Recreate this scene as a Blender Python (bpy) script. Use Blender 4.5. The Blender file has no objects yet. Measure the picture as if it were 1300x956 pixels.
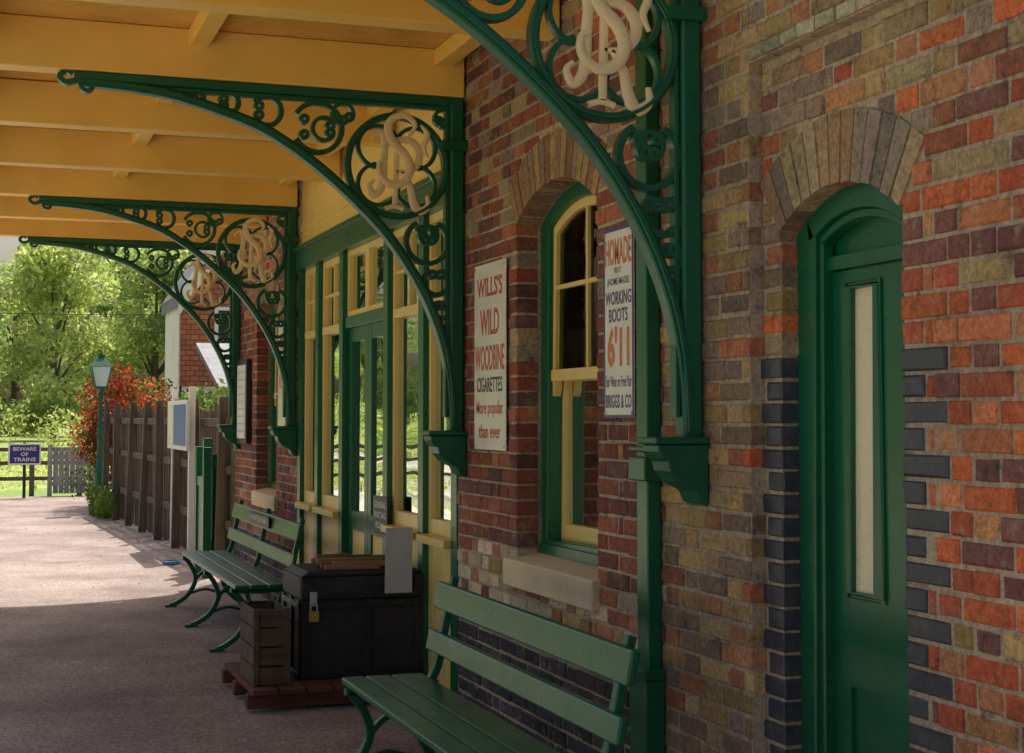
import bpy, math, random
import numpy as np
from mathutils import Vector, Matrix
random.seed(7); np.random.seed(7)
R=math.radians
scene=bpy.context.scene
COL=scene.collection

# ------------------------------------------------------------ materials
def newmat(name):
    m=bpy.data.materials.new(name); m.use_nodes=True
    nt=m.node_tree; b=nt.nodes["Principled BSDF"]
    return m,nt,b
def N(nt,t,**k):
    n=nt.nodes.new(t)
    for a,v in k.items(): setattr(n,a,v)
    return n
def noise(nt,scale,detail=4,rough=.6,vec=None):
    n=N(nt,'ShaderNodeTexNoise'); n.inputs['Scale'].default_value=scale
    n.inputs['Detail'].default_value=min(detail,4); n.inputs['Roughness'].default_value=rough
    if vec is None:
        g=N(nt,'ShaderNodeNewGeometry'); vec=g.outputs['Position']
    nt.links.new(vec,n.inputs['Vector']); return n
def ramp(nt,src,p0,p1,c0=(0,0,0,1),c1=(1,1,1,1)):
    r=N(nt,'ShaderNodeValToRGB'); r.color_ramp.elements[0].position=p0; r.color_ramp.elements[1].position=p1
    r.color_ramp.elements[0].color=c0; r.color_ramp.elements[1].color=c1
    nt.links.new(src,r.inputs['Fac']); return r
def mix(nt,fac,a,b,mode='MIX'):
    m=N(nt,'ShaderNodeMix',data_type='RGBA',blend_type=mode)
    for s,v in ((m.inputs[0],fac),(m.inputs[6],a),(m.inputs[7],b)):
        if isinstance(v,(int,float)): s.default_value=v
        elif isinstance(v,tuple): s.default_value=v if len(v)==4 else (*v,1)
        else: nt.links.new(v,s)
    return m.outputs[2]
def bump(nt,b,src,strength,dist=.01):
    bp=N(nt,'ShaderNodeBump'); bp.inputs['Strength'].default_value=strength; bp.inputs['Distance'].default_value=dist
    nt.links.new(src,bp.inputs['Height']); nt.links.new(bp.outputs[0],b.inputs['Normal'])
def paint(name,col,rough=.35,dirt=.35,dirtcol=None,sc=9,bs=.15,metal=0):
    m,nt,b=newmat(name)
    d=dirtcol or tuple(c*.45 for c in col)
    n1=noise(nt,sc,6,.7); r=ramp(nt,n1.outputs[0],.48,.75)
    f=N(nt,'ShaderNodeMath',operation='MULTIPLY'); nt.links.new(r.outputs[0],f.inputs[0]); f.inputs[1].default_value=dirt
    c=mix(nt,f.outputs[0],(*col,1),(*d,1))
    n3=noise(nt,1.3,2,.6); c=mix(nt,.35,c,ramp(nt,n3.outputs[0],.25,.75,(.65,.65,.65,1),(1.25,1.25,1.25,1)).outputs[0],'MULTIPLY')
    nt.links.new(c,b.inputs['Base Color'])
    rr=N(nt,'ShaderNodeMapRange'); rr.inputs[3].default_value=rough*.75; rr.inputs[4].default_value=min(1,rough*1.5)
    nt.links.new(n1.outputs[0],rr.inputs[0]); nt.links.new(rr.outputs[0],b.inputs['Roughness'])
    if bs>.11:
        n2=noise(nt,sc*7,2,.6); bump(nt,b,n2.outputs[0],bs,.004)
    b.inputs['Metallic'].default_value=metal
    return m
def wood(name,col,stretch=(1,1,12),rough=.85,scale=14,dark=.35):
    m,nt,b=newmat(name)
    g=N(nt,'ShaderNodeNewGeometry'); mp=N(nt,'ShaderNodeMapping')
    mp.inputs['Scale'].default_value=tuple(1/s if s>1 else 1 for s in stretch)
    nt.links.new(g.outputs['Position'],mp.inputs[0])
    n1=noise(nt,scale,6,.7,mp.outputs[0])
    c=mix(nt,ramp(nt,n1.outputs[0],.3,.7).outputs[0],tuple(x*dark for x in col),col)
    n2=noise(nt,2.2,2,.6); c=mix(nt,.5,c,ramp(nt,n2.outputs[0],.3,.7,(.6,.6,.62,1),(1.25,1.2,1.15,1)).outputs[0],'MULTIPLY')
    nt.links.new(c,b.inputs['Base Color']); b.inputs['Roughness'].default_value=rough
    bump(nt,b,n1.outputs[0],.4,.006); return m

def brickmat(name,lichen=.5,rough=.88,usecol=True,base=(.3,.25,.2)):
    m,nt,b=newmat(name)
    if usecol:
        a=N(nt,'ShaderNodeAttribute',attribute_name='Col'); c=a.outputs['Color']
    else: c=(*base,1)
    n1=noise(nt,46,4,.8)
    c=mix(nt,.85,c,ramp(nt,n1.outputs[0],.3,.72,(.45,.42,.40,1),(1.5,1.46,1.42,1)).outputs[0],'MULTIPLY')
    n2=noise(nt,1.1,2,.6)
    c=mix(nt,.7,c,ramp(nt,n2.outputs[0],.32,.68,(.62,.6,.62,1),(1.25,1.22,1.12,1)).outputs[0],'MULTIPLY')
    n3=noise(nt,10,4,.8)
    lr=ramp(nt,n3.outputs[0],.55,.70)
    fl=N(nt,'ShaderNodeMath',operation='MULTIPLY'); nt.links.new(lr.outputs[0],fl.inputs[0]); fl.inputs[1].default_value=lichen
    c=mix(nt,fl.outputs[0],c,(.50,.40,.26,1))
    sr=ramp(nt,n3.outputs[0],.30,.45,(1,1,1,1),(0,0,0,1))
    fs=N(nt,'ShaderNodeMath',operation='MULTIPLY'); nt.links.new(sr.outputs[0],fs.inputs[0]); fs.inputs[1].default_value=.75
    c=mix(nt,fs.outputs[0],c,(.06,.045,.04,1))
    nt.links.new(c,b.inputs['Base Color']); b.inputs['Roughness'].default_value=rough
    bump(nt,b,n1.outputs[0],.8,.007)
    return m

M={}
M['brick']=brickmat('brick',.45)
M['blue']=paint('blue_engineering_brick',(.040,.042,.065),.38,.6,(.16,.13,.11),14,.5)
M['mortar']=brickmat('lime_mortar',.3,.95,False,(.46,.37,.28))
M['green']=paint('green_gloss_paint',(.004,.118,.052),.27,.3,(.004,.06,.03),8,.12)
M['greeni']=paint('green_iron_paint',(.004,.110,.055),.32,.4,(.003,.04,.024),12,.45)
M['cream']=paint('cream_gloss_paint',(.90,.64,.22),.35,.25,(.62,.38,.12),6,.12)
M['beam']=paint('buff_beam_paint',(.93,.58,.135),.4,.25,(.72,.40,.08),3,.15)
M['board']=paint('buff_board_paint',(.78,.43,.09),.45,.6,(.46,.22,.04),4,.25)
M['mono']=paint('cream_monogram_paint',(.90,.72,.42),.45,.3,(.6,.42,.2),16,.3)
M['stone']=paint('stone_sill',(.80,.64,.40),.8,.4,(.45,.36,.25),10,.6)
M['white']=paint('white_paint',(.84,.82,.77),.4,.25,(.6,.52,.4),8,.1)
M['enamel']=paint('white_enamel',(.84,.80,.72),.22,.3,(.55,.4,.28),7,.05)
M['navy']=paint('navy_enamel',(.035,.035,.20),.3,.2)
M['red']=paint('red_enamel',(.60,.06,.03),.3,.3)
M['orange']=paint('orange_enamel',(.72,.16,.04),.3,.3)
M['black']=paint('black_paint',(.012,.012,.015),.4,.5,(.07,.055,.045),10,.5)
M['leather']=paint('black_trunk_canvas',(.017,.017,.022),.5,.5,(.07,.06,.055),14,.7)
M['brass']=paint('brass',(.75,.5,.16),.35,.4,None,20,.2,1)
M['steel']=paint('grey_steel',(.50,.50,.53),.4,.3,None,12,.2,.3)
M['fence']=wood('weathered_wood',(.185,.14,.105),(1,1,14))
M['crate']=wood('crate_wood',(.15,.10,.06),(10,1,1))
M['redwood']=wood('trolley_wood',(.20,.065,.045),(10,1,1))
M['log']=wood('offcut_wood',(.36,.20,.10),(10,1,1))
M['slate']=paint('slate_roof',(.16,.16,.18),.55,.4,None,6,.4)
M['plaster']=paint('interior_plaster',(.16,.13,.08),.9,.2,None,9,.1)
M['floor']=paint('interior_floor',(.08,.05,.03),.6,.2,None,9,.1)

def groundmat(name,c0,c1,sc1,sc2,bs,extra=None):
    m,nt,b=newmat(name)
    n1=noise(nt,sc1,4,.65); c=mix(nt,ramp(nt,n1.outputs[0],.35,.65).outputs[0],c0,c1)
    n2=noise(nt,sc2,4,.8); c=mix(nt,.8,c,ramp(nt,n2.outputs[0],.3,.7,(.6,.6,.6,1),(1.4,1.4,1.4,1)).outputs[0],'MULTIPLY')
    if extra:
        v=N(nt,'ShaderNodeTexVoronoi'); v.inputs['Scale'].default_value=extra
        g=N(nt,'ShaderNodeNewGeometry'); nt.links.new(g.outputs['Position'],v.inputs['Vector'])
        c=mix(nt,.6,c,ramp(nt,v.outputs['Color'],.2,.9,(.45,.42,.4,1),(1.7,1.65,1.6,1)).outputs[0],'MULTIPLY')
    nt.links.new(c,b.inputs['Base Color']); b.inputs['Roughness'].default_value=.92
    bump(nt,b,n2.outputs[0],bs,.01); return m
M['platform']=groundmat('platform_gravel_tarmac',(.23,.175,.16),(.40,.32,.285),.8,90,.5,80)
M['grass']=groundmat('grass_ground',(.17,.25,.05),(.36,.38,.11),.25,3,.6)
M['ballast']=groundmat('limestone_ballast',(.46,.42,.36),(.62,.57,.49),2,22,1,14)
M['edge']=paint('platform_edge_stone',(.6,.56,.48),.8,.4)

def glassmat():
    m=bpy.data.materials.new('window_glass'); m.use_nodes=True; nt=m.node_tree
    nt.nodes.remove(nt.nodes["Principled BSDF"]); out=nt.nodes['Material Output']
    t=N(nt,'ShaderNodeBsdfTransparent'); t.inputs[0].default_value=(.5,.55,.5,1)
    g=N(nt,'ShaderNodeBsdfGlossy'); g.inputs['Roughness'].default_value=.015; g.inputs[0].default_value=(.75,.8,.75,1)
    f=N(nt,'ShaderNodeFresnel'); f.inputs[0].default_value=1.36
    n=noise(nt,2.5,1,.5); bp=N(nt,'ShaderNodeBump'); bp.inputs['Strength'].default_value=.12; bp.inputs['Distance'].default_value=.02
    nt.links.new(n.outputs[0],bp.inputs['Height']); nt.links.new(bp.outputs[0],g.inputs['Normal'])
    mx=N(nt,'ShaderNodeMixShader'); nt.links.new(f.outputs[0],mx.inputs[0]); nt.links.new(t.outputs[0],mx.inputs[1]); nt.links.new(g.outputs[0],mx.inputs[2])
    nt.links.new(mx.outputs[0],out.inputs[0]); return m
M['glass']=glassmat()
M['blind']=paint('obscured_cream_glass',(.93,.77,.52),.25,.1)
M['lampglass']=paint('opal_lamp_glass',(.6,.75,.72),.1,.1)
def leafmat(name,trans=.45):
    m=bpy.data.materials.new(name); m.use_nodes=True; nt=m.node_tree
    nt.nodes.remove(nt.nodes["Principled BSDF"]); out=nt.nodes['Material Output']
    a=N(nt,'ShaderNodeAttribute',attribute_name='Col')
    d=N(nt,'ShaderNodeBsdfDiffuse'); t=N(nt,'ShaderNodeBsdfTranslucent')
    nt.links.new(a.outputs[0],d.inputs[0])
    br=mix(nt,1.0,a.outputs[0],(1.4,1.5,.9,1),'MULTIPLY'); nt.links.new(br,t.inputs[0])
    mx=N(nt,'ShaderNodeMixShader'); mx.inputs[0].default_value=trans
    nt.links.new(d.outputs[0],mx.inputs[1]); nt.links.new(t.outputs[0],mx.inputs[2]); nt.links.new(mx.outputs[0],out.inputs[0]); return m
M['leaf']=leafmat('foliage',.5)
M['bark']=wood('bark',(.2,.17,.13),(1,1,6))
def tilemat():
    m,nt,b=newmat('hung_clay_tiles')
    g=N(nt,'ShaderNodeNewGeometry'); mp=N(nt,'ShaderNodeMapping'); mp.inputs['Rotation'].default_value=(R(90),0,0)
    nt.links.new(g.outputs['Position'],mp.inputs[0])
    bt=N(nt,'ShaderNodeTexBrick'); nt.links.new(mp.outputs[0],bt.inputs[0])
    bt.inputs['Scale'].default_value=1; bt.inputs['Brick Width'].default_value=.17; bt.inputs['Row Height'].default_value=.1; bt.inputs['Mortar Size'].default_value=.008
    bt.inputs['Color1'].default_value=(.56,.17,.09,1); bt.inputs['Color2'].default_value=(.40,.13,.08,1); bt.inputs['Mortar'].default_value=(.12,.06,.04,1)
    n=noise(nt,3,4,.7); c=mix(nt,.6,bt.outputs[0],ramp(nt,n.outputs[0],.3,.7,(.6,.6,.6,1),(1.3,1.3,1.3,1)).outputs[0],'MULTIPLY')
    nt.links.new(c,b.inputs['Base Color']); b.inputs['Roughness'].default_value=.85
    bump(nt,b,bt.outputs['Fac'],.6,.02); return m
M['tile']=tilemat()

# ------------------------------------------------------------ mesh helper
class MB:
    def __init__(s): s.v=[];s.f=[];s.m=[];s.c=[]
    def face(s,idx,m=0,c=None): s.f.append(idx); s.m.append(m); s.c.append(c)
    def box(s,x0,x1,y0,y1,z0,z1,m=0,c=None):
        if x0>x1:x0,x1=x1,x0
        if y0>y1:y0,y1=y1,y0
        o=len(s.v)
        s.v+=[(x0,y0,z0),(x1,y0,z0),(x1,y1,z0),(x0,y1,z0),(x0,y0,z1),(x1,y0,z1),(x1,y1,z1),(x0,y1,z1)]
        for q in ((0,3,2,1),(4,5,6,7),(0,1,5,4),(1,2,6,5),(2,3,7,6),(3,0,4,7)): s.face([o+i for i in q],m,c)
    def hexa(s,p,m=0,c=None):
        o=len(s.v); s.v+=[tuple(q) for q in p]
        for q in ((0,3,2,1),(4,5,6,7),(0,1,5,4),(1,2,6,5),(2,3,7,6),(3,0,4,7)): s.face([o+i for i in q],m,c)
    def prism(s,pts,axis,t0,t1,m=0,c=None):
        def P(a,b,t): return {'x':(t,a,b),'y':(a,t,b),'z':(a,b,t)}[axis]
        o=len(s.v); n=len(pts)
        s.v+=[P(a,b,t0) for a,b in pts]+[P(a,b,t1) for a,b in pts]
        s.face([o+i for i in range(n)],m,c); s.face([o+n+i for i in reversed(range(n))],m,c)
        for i in range(n): j=(i+1)%n; s.face([o+i,o+n+i,o+n+j,o+j],m,c)
    def sweep(s,path,nrm,w,t,closed=False,m=0,wf=None,ch=.25):
        nrm=Vector(nrm).normalized(); P=[Vector(p) for p in path]; n=len(P); o=len(s.v)
        for i,p in enumerate(P):
            if closed: T=(P[(i+1)%n]-P[i-1])
            else: T=P[min(i+1,n-1)]-P[max(i-1,0)]
            T.normalize(); S=nrm.cross(T).normalized()
            k=1
            if 0<i<n-1 or closed:
                d=(P[i]-P[i-1]).normalized(); cs=max(.5,abs(d.dot(T))); k=1/cs
            ww=w*(wf(i/(n-1)) if wf else 1)*.5*k; tt=t*.5; c=min(ww,tt)*ch
            for a,b in ((ww,tt-c),(ww-c,tt),(-ww+c,tt),(-ww,tt-c),(-ww,-tt+c),(-ww+c,-tt),(ww-c,-tt),(ww,-tt+c)):
                s.v.append(tuple(p+S*a+nrm*b))
        L=n if closed else n-1
        for i in range(L):
            a=o+i*8; b=o+((i+1)%n)*8
            for k in range(8): s.face([a+k,b+k,b+(k+1)%8,a+(k+1)%8],m)
        if not closed:
            s.face([o+k for k in range(8)],m); s.face([o+(n-1)*8+k for k in reversed(range(8))],m)
    def lathe(s,cx,cy,prof,seg=16,m=0,axis='z'):
        o=len(s.v); n=len(prof)
        for r,z in prof:
            for k in range(seg):
                a=2*math.pi*k/seg; s.v.append((cx+r*math.cos(a),cy+r*math.sin(a),z))
        for i in range(n-1):
            for k in range(seg):
                s.face([o+i*seg+k,o+i*seg+(k+1)%seg,o+(i+1)*seg+(k+1)%seg,o+(i+1)*seg+k],m)
        s.face([o+k for k in reversed(range(seg))],m); s.face([o+(n-1)*seg+k for k in range(seg)],m)
    def tube(s,path,rad,seg=7,m=0):
        P=[Vector(p) for p in path]; o=len(s.v); n=len(P)
        for i,p in enumerate(P):
            T=(P[min(i+1,n-1)]-P[max(i-1,0)]).normalized()
            A=T.orthogonal().normalized(); B=T.cross(A)
            r=rad[i] if isinstance(rad,(list,tuple)) else rad
            for k in range(seg):
                a=2*math.pi*k/seg; s.v.append(tuple(p+A*math.cos(a)*r+B*math.sin(a)*r))
        for i in range(n-1):
            for k in range(seg): s.face([o+i*seg+k,o+i*seg+(k+1)%seg,o+(i+1)*seg+(k+1)%seg,o+(i+1)*seg+k],m)
        s.face([o+k for k in reversed(range(seg))],m); s.face([o+(n-1)*seg+k for k in range(seg)],m)
    def mesh(s,name,mats,smooth=None):
        me=bpy.data.meshes.new(name); me.from_pydata(s.v,[],s.f)
        for mt in mats: me.materials.append(M[mt])
        me.polygons.foreach_set('material_index',s.m)
        if any(c is not None for c in s.c):
            at=me.color_attributes.new('Col','FLOAT_COLOR','CORNER'); arr=[]
            for f,c in zip(s.f,s.c):
                c=c or (.3,.3,.3); arr+= [c[0],c[1],c[2],1]*len(f)
            at.data.foreach_set('color',arr)
        me.update()
        if smooth:
            me.polygons.foreach_set('use_smooth',[True]*len(me.polygons)); me.set_sharp_from_angle(angle=R(smooth))
        return me
    def obj(s,name,mats,parent=None,smooth=None,bevel=0,loc=(0,0,0)):
        return mkobj(name,s.mesh(name,mats,smooth),parent,bevel,loc)
def mkobj(name,me,parent=None,bevel=0,loc=(0,0,0)):
    ob=bpy.data.objects.new(name,me); COL.objects.link(ob); ob.location=loc
    if parent: ob.parent=parent
    if bevel:
        b=ob.modifiers.new('bevel','BEVEL'); b.width=bevel; b.segments=2; b.limit_method='ANGLE'; b.angle_limit=R(40)
    return ob
def empty(name,loc=(0,0,0)):
    e=bpy.data.objects.new(name,None); COL.objects.link(e); e.location=loc; e.empty_display_size=.2; return e
def catmull(pts,n=8,closed=False):
    P=[Vector(p) for p in pts]; out=[]; L=len(P)
    rng=range(L) if closed else range(L-1)
    for i in rng:
        if closed: p0,p1,p2,p3=P[i-1],P[i],P[(i+1)%L],P[(i+2)%L]
        else: p0,p1,p2,p3=P[max(i-1,0)],P[i],P[i+1],P[min(i+2,L-1)]
        for k in range(n):
            t=k/n
            out.append(.5*((2*p1)+(-p0+p2)*t+(2*p0-5*p1+4*p2-p3)*t*t+(-p0+3*p1-3*p2+p3)*t**3))
    if not closed: out.append(P[-1])
    return out
def text(s,c,w,h,mat,parent,xdir=(0,-1,0),up=(0,0,1),ext=.0012,bold=0,name='lettering'):
    cu=bpy.data.curves.new(name,'FONT'); cu.body=s; cu.align_x='CENTER'; cu.align_y='CENTER'; cu.size=1; cu.extrude=0; cu.offset=bold; cu.resolution_u=3
    t=bpy.data.objects.new('tmp',cu); COL.objects.link(t); bpy.context.view_layer.update()
    dg=bpy.context.evaluated_depsgraph_get(); me=bpy.data.meshes.new_from_object(t.evaluated_get(dg))
    bpy.data.objects.remove(t)
    co=np.zeros(len(me.vertices)*3); me.vertices.foreach_get('co',co); co=co.reshape(-1,3)
    mn=co.min(0); mx_=co.max(0); d=mx_-mn; co=(co-(mn+mx_)/2); co[:,0]*=w/d[0]; co[:,1]*=h/d[1]
    X=np.array(xdir,float); U=np.array(up,float); W=np.array(c)+co[:,0:1]*X+co[:,1:2]*U
    me.vertices.foreach_set('co',W.reshape(-1)); me.materials.clear(); me.materials.append(M[mat]); me.update()
    me.name=name
    return mkobj(name,me,parent)

# ------------------------------------------------------------ station building
B=empty('station_building')
def arch_par(ya,yb,sp,rise):
    h=(yb-ya)/2; Rr=(h*h+rise*rise)/(2*rise); return (ya+yb)/2,h,Rr,sp+rise-Rr,math.asin(h/Rr)
def jit(c,a=.22):
    k=1+random.uniform(-a,a); return tuple(max(.01,x*k*(1+random.uniform(-.06,.06))) for x in c)
REDS=[(.33,.085,.055),(.27,.075,.055),(.20,.07,.06),(.37,.11,.065),(.165,.07,.07)]
ORNG=[(.66,.165,.060),(.58,.130,.055),(.66,.22,.10),(.48,.115,.065),(.24,.095,.085),(.56,.26,.12)]
TANS=[(.50,.34,.15),(.40,.26,.11),(.44,.30,.17),(.30,.20,.13),(.42,.16,.08),(.25,.165,.13)]
GREY=[(.32,.235,.18),(.26,.18,.155),(.42,.31,.17),(.40,.14,.08),(.46,.20,.10)]
PALE=[(.70,.59,.43),(.62,.50,.34),(.72,.63,.48),(.46,.20,.12)]
def nz(y,z,s=1.0,o=0): 
    return math.sin(y*2.1*s+o)*.5+math.sin(z*3.3*s+y*1.2+o*2)*.35+math.sin(y*5.7*s-z*4.1+o)*.25
def wallcol(y,z):
    r=random.random(); n=nz(y,z)
    if y<4.67:
        if z<.66 and y<3.7: return jit(random.choice(PALE)) if r<.6 else jit(random.choice(ORNG))
        if z>2.72: return jit(random.choice(GREY+TANS[:4]))
        if z>2.25: return jit(random.choice(GREY)) if r<.42+.2*n else jit(random.choice(ORNG+TANS[:2]))
        if y>4.42+.1*n: return jit(random.choice(TANS+ORNG[:2]))
        if r<.07+.06*n: return jit(random.choice(TANS))
        return jit(random.choice(ORNG))
    if y<5.25: 
        return jit(random.choice(TANS if r<.75 else GREY))
    if z<.5: return jit(random.choice([(.045,.046,.075),(.06,.06,.085),(.09,.07,.08),(.04,.04,.06)]),.25)
    if z<.62+.05*n: return jit(random.choice(TANS+REDS))
    if z<.99+.12*n and y<8: return jit(random.choice(PALE)) if r<.62 else jit(random.choice(TANS+REDS))
    if z>2.55: return jit(random.choice(REDS+GREY)) 
    return jit(random.choice(REDS)) if r<.92 else jit(random.choice(GREY))
bm=MB(); bb=MB()
def brick(mb,y0,y1,z0,z1,X,col,m=0,dep=.11):
    j=lambda a=.0024: random.uniform(-a,a)
    x=X+random.uniform(-.004,.003); c=.004+random.random()*.004
    y0+=j();y1+=j();z0+=j();z1+=j(); o=len(mb.v)
    mb.v+=[(x+j(),y0+c+j(),z0+c+j()),(x+j(),y1-c+j(),z0+c+j()),(x+j(),y1-c+j(),z1-c+j()),(x+j(),y0+c+j(),z1-c+j()),
           (x+c,y0,z0),(x+c,y1,z0),(x+c,y1,z1),(x+c,y0,z1),
           (X+dep,y0,z0),(X+dep,y1,z0),(X+dep,y1,z1),(X+dep,y0,z1)]
    mb.face([o,o+3,o+2,o+1],m,col)
    for k in range(4):
        l=(k+1)%4
        mb.face([o+k,o+l,o+4+l,o+4+k],m,col); mb.face([o+4+k,o+4+l,o+8+l,o+8+k],m,col)
CO=.075; G=.0115
class Open:
    def __init__(s,ya,yb,z0,sp,rise,ring=.225,blueto=0,q=True):
        s.ya,s.yb,s.z0,s.sp,s.rise,s.ring,s.blueto,s.q=ya,yb,z0,sp,rise,ring,blueto,q
        if rise: s.yc,s.h,s.R,s.zc,s.a=arch_par(ya,yb,sp,rise)
    def span(s,z,row):
        if z<s.z0: return None
        if z<s.sp+ .01: return (s.ya,s.yb)
        Ro=s.R+s.ring; dz=z-s.zc
        if dz>=Ro-.01: return None
        w=min(math.sqrt(Ro*Ro-dz*dz),Ro*math.sin(s.a))
        if dz<Ro*math.cos(s.a): w=min(w,dz*math.tan(s.a))
        return (s.yc-w,s.yc+w)
def lay(y0,y1,z0,z1,X,ops):
    r0=int(round(z0/CO)); r1=int(round(z1/CO))
    for r in range(r0,r1):
        za=r*CO+G/2; zb=(r+1)*CO-G/2; zm=(za+zb)/2
        cuts=[]
        for o in ops:
            sp=o.span(zm,r)
            if sp and sp[1]>y0 and sp[0]<y1:
                a,b=sp
                if o.q and zm<o.sp:
                    wq=.2175 if r%2 else .1075
                    for (p,q) in ((a-wq,a),(b,b+wq)):
                        if zm<o.blueto: brick(bb,p+G/2 if p<a else p+.001,q-G/2 if p>=b else q-.001,za,zb,X-.001,None)
                        else: brick(bm,p+G/2 if p<a else p+.001,q-G/2 if p>=b else q-.001,za,zb,X,wallcol((p+q)/2,zm))
                    a-=wq; b+=wq
                cuts.append((a,b))
        y=y0-((r%2)*.169+random.uniform(-.006,.006)); k=0
        while y<y1:
            L=.215 if k%2==0 else .1025
            segs=[(max(y+G/2,y0+G/2*(y<y0)),min(y+L+G/2,y1))]
            for a,b in cuts:
                ns=[]
                for p,q in segs:
                    if q<=a or p>=b: ns.append((p,q)); continue
                    if p<a: ns.append((p,a-G/2))
                    if q>b: ns.append((b+G/2,q))
                segs=ns
            for p,q in segs:
                if q-p>.03: brick(bm,p,q,za,zb,X,wallcol((p+q)/2,zm))
            y+=L+G; k+=1
D0=Open(3.76,4.455,-1,2.21,.115,.22,1.83)
W1=Open(5.925,6.935,.80,2.53,.145,.225)
W2=Open(13.165,14.175,.80,2.53,.145,.225)
SY0,SY1=7.90,12.20
lay(-1.5,4.58,0,2.80,.05,[D0])
lay(-1.5,4.58,2.85,3.60,0,[])
for k in range(60):
    y=-1.5+k*.1125
    if y<4.47: brick(bm,y,y+.1025,2.805,2.848,-.012,jit((.40,.36,.26)))
lay(4.58,SY0,0,3.60,0,[W1]); lay(SY1,15.4,0,3.60,0,[W2])
walls=MB()
def backing(y0,y1,X,o=None,z1=3.60,z0=0,dep=.32):
    f=X+.006
    if o is None: walls.box(f,X+dep,y0,y1,z0,z1); return
    e=.006
    walls.box(f,X+dep,y0,o.ya-e,z0,z1); walls.box(f,X+dep,o.yb+e,y1,z0,z1)
    walls.box(f+.0005,X+dep-.0005,o.ya-e,o.yb+e,o.sp+o.rise+.03,z1)
    if o.z0>z0: walls.box(f+.0005,X+dep-.0005,o.ya-e,o.yb+e,z0,o.z0)
backing(-1.5,4.58,.05,D0,2.802); walls.box(.007,.36,-1.5,4.578,2.80,3.60)
backing(4.586,SY0,0,W1); backing(SY1,15.395,0,W2)
walls.box(.3,5.2,-1.8,-1.5,0,3.6); walls.box(.35,5.2,15.1,15.39,0,3.6); walls.box(5.2,5.5,-1.8,15.4,0,3.6)
def arch(o,X,pal):
    Rm=o.R; Ro=o.R+o.ring; n=int(round(2*o.a*Ro/.078)); 
    ring=[]
    for k in range(25):
        a=-o.a+2*o.a*k/24; ring.append((o.yc+(Rm+.004)*math.sin(a),o.zc+(Rm+.004)*math.cos(a)))
    for k in range(25):
        a=o.a-2*o.a*k/24; ring.append((o.yc+(Ro-.004)*math.sin(a),o.zc+(Ro-.004)*math.cos(a)))
    for k in range(24):
        walls.prism([ring[k],ring[k+1],ring[48-k],ring[49-k]],'x',X+.004,X+.31)
    for k in range(n):
        a0=-o.a+2*o.a*k/n; a1=-o.a+2*o.a*(k+1)/n; g=.0045
        a0+=g/Ro; a1-=g/Ro; x=X-.004+random.uniform(-.003,.002); col=jit(random.choice(pal))
        j=lambda: random.uniform(-.004,.004)
        p=[(o.yc+(r+j())*math.sin(a),o.zc+(r+j())*math.cos(a)) for r,a in ((Rm,a0+.3*g/Ro),(Rm,a1-.3*g/Ro),(Ro,a1),(Ro,a0))]
        bm.hexa([(x,*p[0]),(X+.12,*p[0]),(X+.12,*p[1]),(x,*p[1]),(x,*p[3]),(X+.12,*p[3]),(X+.12,*p[2]),(x,*p[2])],0,col)
arch(D0,.05,[(.38,.29,.19),(.30,.235,.185),(.42,.32,.18),(.26,.20,.16),(.34,.21,.13)])
APAL=[(.34,.225,.13),(.38,.27,.15),(.32,.16,.10),(.27,.185,.14)]
arch(W1,0,APAL); arch(W2,0,APAL)
bm.obj('brickwork',['brick'],B); bb.obj('blue_brick_quoins',['blue'],B); walls.obj('walls',['mortar'],B)

for o in (W1,W2):
    s=MB(); y0,y1=o.ya-.03,o.yb+.10
    if o is W2: y0,y1=o.ya-.10,o.yb+.03
    s.hexa([(-.035,y0,.795),(.2,y0,.795),(.2,y1,.795),(-.035,y1,.795),(-.035,y0,.925),(.2,y0,.965),(.2,y1,.965),(-.035,y1,.925)])
    s.obj('stone_sill',['stone'],B,bevel=.008)

def archpath(o,d,X,z0,n=14):
    h=o.h-d; Rr=o.R-d; a=math.asin(h/Rr); p=[(X,o.yc-h,z0)]
    for k in range(n+1):
        t=-a+2*a*k/n; p.append((X,o.yc+Rr*math.sin(t),o.zc+Rr*math.cos(t)))
    p.append((X,o.yc+h,z0)); return p
def sash_window(o,name):
    E=MB(); zs=.965
    E.sweep(archpath(o,.035,.185,zs+.03),(1,0,0),.07,.11,True,0,ch=.08)
    E.box(.115,.24,o.ya+.01,o.yb-.01,zs-.03,zs+.035,0)
    mz=1.80
    def hb(z,w=.03,x=.185,t=.035,inset=.09): E.box(x-t/2,x+t/2,o.ya+inset,o.yb-inset,z-w/2,z+w/2,1)
    E.sweep(archpath(o,.09,.175,mz),(1,0,0),.045,.04,True,1,ch=.15)
    hb(mz,.055,.172,.05,.066); hb(2.22,.022,.175,.03)
    crown=o.sp+o.rise-.1
    E.box(.162,.188,o.yc-.012,o.yc+.012,mz,crown,1)
    for y in (o.ya+.09,o.yb-.09): E.prism([(y-.022,mz-.02),(y+.022,mz-.02),(y+.018,mz-.07),(y,mz-.10),(y-.018,mz-.07)],'x',.155,.195,1)
    for y in (o.ya+.092,o.yb-.092): E.box(.205,.245,y-.025,y+.025,zs+.03,mz,1)
    E.box(.204,.246,o.ya+.07,o.yb-.07,zs+.036,zs+.13,1); E.box(.204,.246,o.ya+.07,o.yb-.07,mz-.03,mz+.02,1)
    E.obj(name+'_frame',['green','cream'],B,bevel=.003)
    g=MB(); p=archpath(o,.09,.178,mz); 
    g.v=[tuple(q) for q in p]; g.face(list(range(len(p))))
    k=len(g.v); g.v+=[(.225,o.ya+.1,zs+.1),(.225,o.yb-.1,zs+.1),(.225,o.yb-.1,mz),(.225,o.ya+.1,mz)]; g.face([k,k+1,k+2,k+3])
    g.obj(name+'_glass',['glass'],B)
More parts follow.
